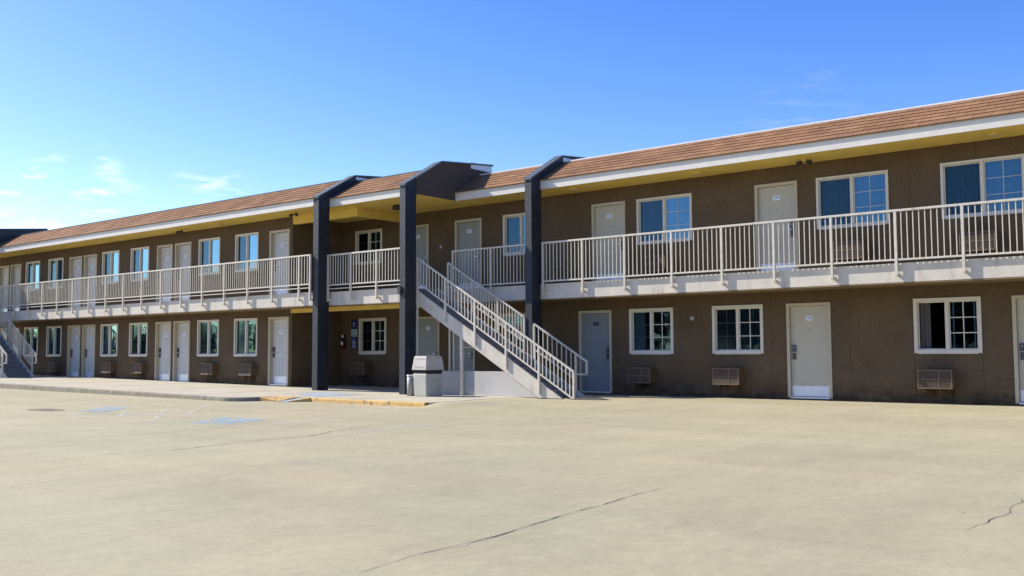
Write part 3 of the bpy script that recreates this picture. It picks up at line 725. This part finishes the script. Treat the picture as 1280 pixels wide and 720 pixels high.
def stain_shade_mat(name,c,st,zlo,zhi,amt,lo,hi):
    """dried water and splash marks, also painted shade, a thin film with ragged edges"""
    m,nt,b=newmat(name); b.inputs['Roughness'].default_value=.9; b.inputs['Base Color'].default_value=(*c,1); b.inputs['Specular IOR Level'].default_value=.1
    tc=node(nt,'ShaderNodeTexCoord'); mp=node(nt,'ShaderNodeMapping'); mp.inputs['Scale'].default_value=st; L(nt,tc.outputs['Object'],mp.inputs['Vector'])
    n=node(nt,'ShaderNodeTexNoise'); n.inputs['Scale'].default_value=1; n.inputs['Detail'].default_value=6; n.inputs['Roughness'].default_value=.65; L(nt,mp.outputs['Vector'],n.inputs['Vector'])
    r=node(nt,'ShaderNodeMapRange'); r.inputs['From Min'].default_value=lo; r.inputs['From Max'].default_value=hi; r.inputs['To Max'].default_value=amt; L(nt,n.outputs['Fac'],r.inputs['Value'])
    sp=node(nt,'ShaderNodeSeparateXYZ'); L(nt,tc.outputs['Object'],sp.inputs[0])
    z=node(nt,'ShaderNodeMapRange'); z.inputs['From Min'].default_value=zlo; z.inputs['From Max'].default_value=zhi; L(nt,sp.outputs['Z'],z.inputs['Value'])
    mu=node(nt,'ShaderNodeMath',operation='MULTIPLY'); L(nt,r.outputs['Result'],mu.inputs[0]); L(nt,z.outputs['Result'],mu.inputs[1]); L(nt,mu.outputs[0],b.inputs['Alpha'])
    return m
# object origin is the building's, whose z is -1.1
M['drip_shade']=stain_shade_mat('water streak and shade film',(.035,.026,.018),(9,1,1.1),.02,.36,.75,.42,.62)  # streaks below the units, darkened to paint in their shadow halo too
M['splash']=stain_shade_mat('splash dirt',(.05,.042,.032),(3,1,5),.42,.04,.55,.38,.62)
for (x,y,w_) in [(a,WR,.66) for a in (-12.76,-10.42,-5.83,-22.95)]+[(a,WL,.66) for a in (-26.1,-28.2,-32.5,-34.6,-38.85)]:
    m=MB(); m.face([(x+.02,y-.003,-1.12),(x+w_-.02,y-.003,-1.12),(x+w_-.02,y-.003,-.73),(x+.02,y-.003,-.73)]); m.build('drip_shade_film',M['drip_shade'],B)
for y,xa,xb in ((WL,-46,X_REC),(WR,X_REC,X_RE)):
    ds=sorted((d[0]-.02,d[1]+.02) for d in doors if d[2]==y and d[3]<0); cur=xa
    for a,b_ in ds+[(xb,xb)]:
        if a-cur>.1:
            m=MB(); m.face([(cur,y-.0045,-1.12),(a,y-.0045,-1.12),(a,y-.0045,-.68),(cur,y-.0045,-.68)]); m.build('splash_stain',M['splash'],B)
        cur=b_

# ------------------------------------------------------------------ railings
def baluster_bay(m,xa,xb,y,z0,z1,step=.112,w=.018):
    n=max(1,round((xb-xa)/step)); 
    for i in range(1,n):
        x=xa+(xb-xa)*i/n; m.box((x-w/2,y-w/2,z0),(x+w/2,y+w/2,z1))
def railing(xposts,y,ztop,zbot,zpost,label,low=None,xa=None,xb=None):
    xa=xposts[0] if xa is None else xa; xb=xposts[-1] if xb is None else xb
    e=empty('balcony_railing',((xa+xb)/2,y,Z_DECK),label,'railing','balcony railings')
    m=MB(); m.box((xa-.03,y-.026,ztop-.045),(xb+.03,y+.026,ztop)); m.build('top_rail',M['rail'],e,bevel=.005)
    m=MB()
    for i in range(len(xposts)-1): m.box((xposts[i]+.025,y-.018,zbot),(xposts[i+1]-.025,y+.018,zbot+.036))
    m.build('bottom_rail',M['rail'],e)
    if low:
        m=MB()
        for i in range(len(xposts)-1): m.box((xposts[i]+.025,y-.012,low),(xposts[i+1]-.025,y+.012,low+.024))
        m.build('lower_bar',M['rail'],e)
    for x in xposts:
        m=MB(); m.box((x-.025,y-.025,zpost),(x+.025,y+.025,ztop-.046)); m.box((x-.03,y-.03,zpost+.03),(x+.03,y+.09,zpost+.07)); m.build('post',M['rail'],e)
    for i in range(len(xposts)-1):
        m=MB(); baluster_bay(m,xposts[i],xposts[i+1],y,zbot+.03,ztop-.04); m.build('balusters',M['rail'],e)
    return e
YR=ER-.085; YM=EM-.065; YL=EL-.055
railing([-14.72,-13.5,-12.27,-10.99,-9.72,-8.49,-7.23,-5.93,-4.68,-3.4,-2.15,-.9,.35,1.6,2.85,4.1,5.35,6.6],YR,2.80,1.775,1.45,'long cream balcony railing of the right wing')
railing([-17.83,-16.46,-15.12],YR,2.80,1.775,1.45,'short shaded balcony railing at the head of the stairs')
railing([-21.27,-20.31,-19.27,-18.10],YM,2.80,1.90,1.45,'short sunlit balcony railing between two dark pillars',1.80)
lp=[-21.58,-22.07]+[-23.31-1.19*i for i in range(17)]
railing(sorted(lp),YL,2.80,1.93,1.47,'long balcony railing of the left wing with a gap beneath its balusters',1.83)

# ------------------------------------------------------------------ stairs
def staircase(x0,yf,yb_,zg,label,group,full=True,post_break=None):
    """x0: top nosing; descends to the right"""
    rise=.177; n=int(round((Z_DECK-zg)/rise)); rise=(Z_DECK-zg)/n; tr=.30; sl=rise/tr
    xb=x0+(n-1)*tr                                       # last riser
    e=empty('staircase',(xb,(yf+yb_)/2,zg),label,'staircase',group)
    Zn=lambda x:Z_DECK-sl*(x-x0)
    # stringers
    for nm,ya,ybb in (('stringer',yf+.03,yf+.085),('stringer',yb_-.085,yb_-.03)):
        m=MB(); top=.03; bot=-.36
        xg=x0+(Z_DECK+bot-zg)/sl; xt=x0+(Z_DECK+top-zg)/sl
        poly=[(x0-.02,ya,Z_DECK+top-.02),(xt,ya,zg),(xg,ya,zg),(x0-.02,ya,Z_DECK+bot)]
        m.prism(poly,(0,ybb-ya,0)); m.build(nm,M['deck'],e)
    m=MB()
    for i in range(1,n):
        x=x0+(i-1)*tr; z=Z_DECK-i*rise
        m.box((x-.02,yf+.087,z-.05),(x+tr+.02,yb_-.087,z))
        m.box((x-.02,yf+.088,z+.001),(x+.012,yb_-.088,z+rise-.051))
    x=x0+(n-1)*tr; m.box((x-.02,yf+.088,zg),(x+.012,yb_-.088,zg+rise-.05))
    m.build('steps',M['tread'],e)
    H=.88; hb=.24
    for side,y in (('front',yf),('back',yb_)):
        rails=[(x0+.2,xb+(.72 if full else .02))] if side=='front' or not post_break else [(x0+.3,post_break[0]),(post_break[1],xb+.02)]
        rg=MB(); bl=MB(); ps=[]
        for ri,(a,b_) in enumerate(rails):
            last=ri==len(rails)-1
            loop=last and not (side=='front' and full)
            b2=b_+.33 if loop else b_
            rg.bar((a,y,Zn(a)+H),(b2,y,Zn(b2)+H),.045,.04)
            if loop:
                rg.bar((b2-.012,y,Zn(b2)+H+.02),(b2-.012,y,Zn(b2)+H-.32),.04,.04)
                rg.bar((b2,y,Zn(b2)+H-.31),(b_,y,Zn(b2)+H-.31),.04,.04)
            a3=a; b3=b_
            b3=min(b3,x0+(Z_DECK+hb-zg-.02)/sl)
            bl.bar((a3,y,Zn(a3)+hb),(b3,y,Zn(b3)+hb),.035,.035)
            npost=max(1,round((b_-a)/1.02)); px=[a+(b_-a)*i/npost for i in range(npost+1)]
            for i,x in enumerate(px):
                zz=zg if (x==px[-1] and last) or Zn(x)-.3<zg else Zn(x)-.26
                if side=='front' and i==0 and full: zz=zg
                ps.append((x,zz,Zn(x)+H))
            for i in range(npost):
                kk=9
                for j in range(1,kk):
                    x=px[i]+(px[i+1]-px[i])*j/kk; bl.box((x-.01,y-.01,max(zg,Zn(x)+hb)),(x+.01,y+.01,Zn(x)+H))
        rg.build('handrail',M['rail'],e); bl.build('balusters',M['rail'],e)
        for x,a,b_ in ps:
            m=MB(); m.box((x-.024,y-.024,a),(x+.024,y+.024,b_-.02)); m.build('post',M['rail'],e)
    if full:
        yp=yf+.12
        m=MB(); xa=x0+.72; zt=-.49; xr=x0+(Z_DECK-.36-zt)/sl; xg=x0+(Z_DECK-.36-zg)/sl
        m.prism([(xa,yp,zg),(xg,yp,zg),(xr,yp,zt),(xa,yp,zt)],(0,.09,0)); m.build('under_stair_wall',M['panel'],e)
        for x,yy,z1 in ((-16.30,yf+.06,Zn(-16.30)-.34),):
            m=MB(); m.box((x-.04,yy-.04,zg),(x+.04,yy+.04,z1)); m.build('support_post',M['rail'],e)
        for x,zb2 in ((-16.80,-.49),(-16.66,-.49)):
            m=MB(); m.box((x-.016,yp+.02,zb2),(x+.016,yp+.05,Zn(x)-.34)); m.build('guard_bar',M['rail'],e)
        m=MB(); m.box((-17.3,yb_-.03,.105),(-16.2,yb_,.135)); m.build('guard_bar',M['rail'],e)
    return e
staircase(-18.02,18.30,19.40,-1.10,'cream metal staircase climbing left beside the trash bin and dark pillars','outdoor staircases',True,(-15.09,-14.78))
staircase(-41.75,16.35,17.45,zs(-37.5),'shaded staircase at the far left end of the left wing','outdoor staircases',False)

# ------------------------------------------------------------------ small things
# trash bin
tb=empty('trash_bin',(-16.74,17.58,-1.10),'square grey trash bin with hooded lid beside the staircase','trash bin',rz=R(-8))
def local(mb,name,mats,parent,bevel=0):
    o=bpy.data.objects.new(name,mb.mesh(name,mats,(0,0,0),bevel)); COL.objects.link(o); o.parent=parent; return o
m=MB(); a,b_=.25,.27
def frust(m,a,z0,b_,z1,mi=0):
    P=[(-a,-a,z0),(a,-a,z0),(a,a,z0),(-a,a,z0)]; Q=[(-b_,-b_,z1),(b_,-b_,z1),(b_,b_,z1),(-b_,b_,z1)]
    o=len(m.v); m.v+=P+Q
    for q in ((3,2,1,0),(4,5,6,7),(0,1,5,4),(1,2,6,5),(2,3,7,6),(3,0,4,7)): m.f.append([o+i for i in q]); m.m.append(mi)
frust(m,.255,0,.273,.56); local(m,'body',M['binbody'],tb,.02)
m=MB(); frust(m,.25,.561,.25,.652); local(m,'mouth',M['dark'],tb)
m=MB(); frust(m,.292,.653,.290,.685); frust(m,.288,.686,.248,.985); frust(m,.248,.986,.235,1.0); lid=local(m,'lid',M['binlid'],tb,.012)
m=MB(); 
# raised flap frames on the front and right of the hood
for rot in (0,math.pi/2):
    Rm=Matrix.Rotation(rot,3,'Z')
    for (x0_,x1_,z0_,z1_) in ((-.2,.2,.73,.742),(-.19,.19,.93,.942)):
        yy=lambda z:-(.288-(z-.686)*(.040/.299))-.003
        pts=[Rm@Vector(p) for p in ((x0_,yy(z0_),z0_),(x1_,yy(z0_),z0_),(x1_,yy(z1_),z1_),(x0_,yy(z1_),z1_))]
        m.prism(pts,Rm@Vector((0,-.006,0)))
local(m,'flap_rim',M['binbody'],tb)
# ash can behind it
ash=empty('ash_can',(-17.17,17.40,-1.10),'slim grey ash can standing between the trash bin and the dark pillar','ash can')
m=MB(); m.tube((-17.17,17.40,-1.10),(-17.17,17.40,-.60),.092,20); m.build('body',M['binbody'],ash)
m=MB(); m.tube((-17.17,17.40,-.60),(-17.17,17.40,-.575),.102,20); m.build('rim',M['cap2'],ash)
# accessible parking sign stack
sg=empty('parking_sign',(-23.1,WR,.1),'tall narrow blue wheelchair parking sign on the shaded wall by the window','sign')
m=MB(); x0,x1=-23.24,-22.97; m.box((x0,WR-.012,.74),(x1,WR-.004,1.03)); m.build('top_plate',M['signblue'],sg)
m=MB(); m.box((x0,WR-.012,.50),(x1,WR-.004,.735)); m.build('pale_plate',M['signpale'],sg)
m=MB(); m.box((x0,WR-.012,.12),(x1,WR-.004,.495)); m.build('wheelchair_plate',M['signblue'],sg)
m=MB(); cx=(x0+x1)/2; yy=WR-.016
def vstroke(m,p,q,w): m.bar((p[0],yy,p[1]),(q[0],yy,q[1]),w,.004,up=(0,1,0))
def ring(m,cx_,cz,r,a0,a1,w):
    k=14
    for i in range(k):
        s,t=R(a0+(a1-a0)*i/k),R(a0+(a1-a0)*(i+1)/k); vstroke(m,(cx_+r*math.cos(s),cz+r*math.sin(s)),(cx_+r*math.cos(t),cz+r*math.sin(t)),w)
ring(m,cx,.31,.06,110,385,.014); vstroke(m,(cx-.02,.40),(cx-.015,.32),.018); vstroke(m,(cx-.015,.32),(cx+.04,.32),.016); vstroke(m,(cx+.04,.32),(cx+.06,.26),.016); ring(m,cx-.02,.425,.010,0,360,.014)
for z in (.20,.165): vstroke(m,(cx-.08,z),(cx+.08,z),.014)
ring(m,cx,.86,.035,60,330,.012); vstroke(m,(cx-.06,.93),(cx+.06,.93),.014)
m.build('symbol',M['plate'],sg)
m=MB()
for z in (.66,.59,.54): vstroke(m,(cx-.09,z),(cx+.09,z),.016)
m.build('lettering',M['ink'],sg)
# fire extinguisher
fe=empty('fire_extinguisher',(-23.5,WR,.1),'small red fire extinguisher with a pale tag on the shaded wall beside the blue sign','fire extinguisher')
cx=-23.52
m=MB(); m.tube((cx,WR-.09,.10),(cx,WR-.09,.44),.065,16); m.tube((cx,WR-.09,.44),(cx,WR-.09,.50),.065,16,0,.025); m.build('cylinder',M['red'],fe)
m=MB(); m.box((cx-.03,WR-.12,.50),(cx+.03,WR-.06,.54)); m.bar((cx,WR-.09,.55),(cx+.10,WR-.09,.57),.02,.02); m.bar((cx+.03,WR-.11,.50),(cx+.08,WR-.11,.30),.018,.018); m.build('valve',M['lampd'],fe)
m=MB(); m.box((cx-.04,WR-.165,.24),(cx+.04,WR-.155,.34)); m.box((cx-.035,WR-.135,.47),(cx+.035,WR-.125,.56)); m.build('label_tag',M['plate'],fe)
# building letters
for x,z,lab in ((-11.10,.775,'small pale letter H on the brown wall between two ground floor windows'),(-19.35,3.1,'small pale letter H on the upper wall beside the staircase head')):
    e=empty('wall_letter',(x,WR,z),lab,'letter','wall letters')
    t=text_mesh('H',.145); m=MB(); m.add_mesh(t,Matrix.Translation((x,WR-.006,z))@FACE@Matrix.Diagonal((.8,1,3,1))); bpy.data.meshes.remove(t); m.build('letter',M['plate'],e)
# soffit lights
def disc_light(x,y,lab):
    e=empty('ceiling_light',(x,y,Z_SOF),lab,'ceiling light','soffit lights')
    m=MB(); m.tube((x,y,Z_SOF-.03),(x,y,Z_SOF-.001),.13,20); m.build('housing',M['yellow'],e)
    m=MB(); m.tube((x,y,Z_SOF-.05),(x,y,Z_SOF-.031),.09,20,0,.10); m.build('diffuser',M['lampw'],e)
disc_light(-4.2,20.33,'round flush soffit light above the rightmost upper window')
disc_light(-14.1,20.25,'round flush soffit light just right of the third pillar')
disc_light(-10.6,20.35,'round flush soffit light between the doors numbered 207 and 209')
disc_light(-26.9,18.4,'round flush soffit light over the left wing near its end door')
def flood(x,y,lab):
    e=empty('flood_light',(x,y,Z_SOF),lab,'flood light','twin flood lights')
    m=MB(); m.tube((x,y,Z_SOF-.035),(x,y,Z_SOF-.001),.06,14); m.build('base',M['yellow'],e)
    for s in (-1,1):
        m=MB(); m.tube((x+s*.05,y,Z_SOF-.05),(x+s*.16,y-.05,Z_SOF-.09),.03,12,0,.05); m.bar((x+s*.02,y,Z_SOF-.03),(x+s*.06,y,Z_SOF-.055),.02,.02); m.build('lamp_head',M['lampd'],e)
flood(-8.05,20.45,'dark twin flood light under the soffit above the door numbered 209')
flood(-23.0,18.35,'dark twin flood light under the soffit left of the first pillar')
flood(-29.2,18.45,'dark twin flood light under the soffit above the pair of left wing doors')
e=empty('ceiling_light',(-19.6,19.3,Z_SOF),'dark round lamp hanging under the yellow ceiling between the two left pillars','ceiling light','soffit lights')
m=MB(); m.tube((-19.6,19.3,Z_SOF-.12),(-19.6,19.3,Z_SOF-.03),.16,20,0,.13); m.tube((-19.6,19.3,Z_SOF-.03),(-19.6,19.3,Z_SOF-.001),.05,12); m.build('housing',M['lampd'],e)

# ------------------------------------------------------------------ far trees across the road (they show as reflections in the glass)
M['leaf']=mat('tree leaves',(.036,.046,.034),.8,.35,.6,spec=.2)
M['bark']=mat('bark',(.09,.07,.05),.9,.2,3)
rt=random.Random(3); m=MB()
x=-270
while x<120:
    near=-80<x<10
    hgt=rt.uniform(7.5,11.5) if near else rt.uniform(4.0,7.5); y=rt.uniform(-80,-62); rad=hgt*rt.uniform(.36,.46)
    m.tube((x,y,-1.3),(x,y,hgt*.5),.16,7,1,.07)
    for k in range(1100 if near else 600):
        t=rt.uniform(0,2*math.pi); q=rt.uniform(-1,1); rr=rad*(rt.random()**.4)*(1+.25*math.sin(3*t+x))
        c=Vector((x+rr*math.cos(t)*math.sqrt(1-q*q),y+rr*math.sin(t)*math.sqrt(1-q*q),max(-1.0,hgt-rad*1.15+rr*q*1.15-1.2)))
        s_=rt.uniform(.18,.45); a=Vector((rt.uniform(-1,1),rt.uniform(-1,1),rt.uniform(-1,1))).normalized()*s_; b_=a.orthogonal().normalized()*s_*.8
        m.face([c+a,c+b_,c-a,c-b_],0)
    x+=rt.uniform(1.6,3.6) if near else rt.uniform(2.5,6.5)
tl=m.build('treeline',[M['leaf'],M['bark']]); tag(tl,'far row of green trees mirrored in the ground floor window glass','treeline',kind='stuff')

# ------------------------------------------------------------------ camera (solved from the photograph's vanishing lines)
f,pitch,yaw,roll=1202.36257,.0660070622,.673736580,-.00464793486
cp,sp=math.cos(pitch),math.sin(pitch); cy_,sy_=math.cos(yaw),math.sin(yaw); cr,sr=math.cos(roll),math.sin(roll)
fwd=Vector((-sy_*cp,cy_*cp,sp)); right=Vector((cy_,sy_,0)); up=right.cross(fwd)
r2=right*cr+up*sr; u2=-right*sr+up*cr
cam=bpy.data.cameras.new('camera'); co=bpy.data.objects.new('camera',cam); COL.objects.link(co)
cam.sensor_width=36; cam.lens=36*f/1280; cam.clip_end=6000; cam.clip_start=.05
co.matrix_world=Matrix(((r2.x,u2.x,-fwd.x,0),(r2.y,u2.y,-fwd.y,0),(r2.z,u2.z,-fwd.z,0),(0,0,0,1)))
sc.camera=co

# ------------------------------------------------------------------ light
LD=Vector((3.3,1.0,-2.6)).normalized()
sun=bpy.data.lights.new('sun','SUN'); sun.energy=5.0; sun.angle=R(.55); sun.color=(1,.94,.84)
so=bpy.data.objects.new('sun',sun); COL.objects.link(so); so.rotation_euler=LD.to_track_quat('-Z','Y').to_euler(); so.location=(-30,-10,25)
elev=math.asin(-LD.z); az=math.atan2(-LD.x,-LD.y)     # azimuth from +y towards +x
w=bpy.data.worlds.new('World'); sc.world=w; w.use_nodes=True; nt=w.node_tree
bg=nt.nodes['Background']; bg.inputs['Strength'].default_value=.105
sky=node(nt,'ShaderNodeTexSky',sky_type='NISHITA'); sky.sun_disc=False; sky.sun_elevation=elev; sky.sun_rotation=az
sky.air_density=1.0; sky.dust_density=.6; sky.ozone_density=2.5; sky.altitude=200
hs=node(nt,'ShaderNodeHueSaturation'); hs.inputs['Saturation'].default_value=1.36; hs.inputs['Value'].default_value=1.42; hs.inputs['Hue'].default_value=.521
L(nt,sky.outputs['Color'],hs.inputs['Color'])
tc=node(nt,'ShaderNodeTexCoord')
mp=node(nt,'ShaderNodeMapping'); mp.inputs['Scale'].default_value=(1,1,4.5); L(nt,tc.outputs['Generated'],mp.inputs['Vector'])
cn=node(nt,'ShaderNodeTexNoise'); cn.inputs['Scale'].default_value=24; cn.inputs['Detail'].default_value=7; cn.inputs['Roughness'].default_value=.55; L(nt,mp.outputs['Vector'],cn.inputs['Vector'])
cm=node(nt,'ShaderNodeMapRange'); cm.inputs['From Min'].default_value=.52; cm.inputs['From Max'].default_value=.68; L(nt,cn.outputs['Fac'],cm.inputs['Value'])
def patch(d,c0,c1,amt):
    # soft region of the sky round the direction d where small clouds stand
    dp=node(nt,'ShaderNodeVectorMath',operation='DOT_PRODUCT'); L(nt,tc.outputs['Generated'],dp.inputs[0]); dp.inputs[1].default_value=d
    r=node(nt,'ShaderNodeMapRange',interpolation_type='SMOOTHSTEP'); r.inputs['From Min'].default_value=math.cos(R(c1)); r.inputs['From Max'].default_value=math.cos(R(c0)); r.inputs['To Max'].default_value=amt
    L(nt,dp.outputs['Value'],r.inputs['Value']); return r.outputs['Result']
pb=node(nt,'ShaderNodeMath',operation='ADD'); L(nt,patch((-0.8869,0.4416,0.1353),.5,4.6,.5),pb.inputs[0]); L(nt,patch((-0.8206,0.5499,0.1555),.2,2.6,.35),pb.inputs[1])
pa=node(nt,'ShaderNodeMath',operation='ADD'); L(nt,pb.outputs[0],pa.inputs[0]); L(nt,patch((-0.3630,0.9034,0.2282),.3,4.0,.06),pa.inputs[1])
mu2=node(nt,'ShaderNodeMath',operation='MULTIPLY'); L(nt,cm.outputs['Result'],mu2.inputs[0]); L(nt,pa.outputs[0],mu2.inputs[1])
cx_=node(nt,'ShaderNodeMix',data_type='RGBA'); L(nt,mu2.outputs[0],cx_.inputs['Factor']); L(nt,hs.outputs['Color'],cx_.inputs['A']); cx_.inputs['B'].default_value=(9,9.2,9.4,1)
L(nt,cx_.outputs['Result'],bg.inputs['Color'])
vs=sc.view_settings; vs.view_transform='Standard'; vs.look='None'; vs.gamma=1; vs.use_curve_mapping=False; vs.exposure=.64
sc.cycles.max_bounces=8; sc.cycles.transparent_max_bounces=12
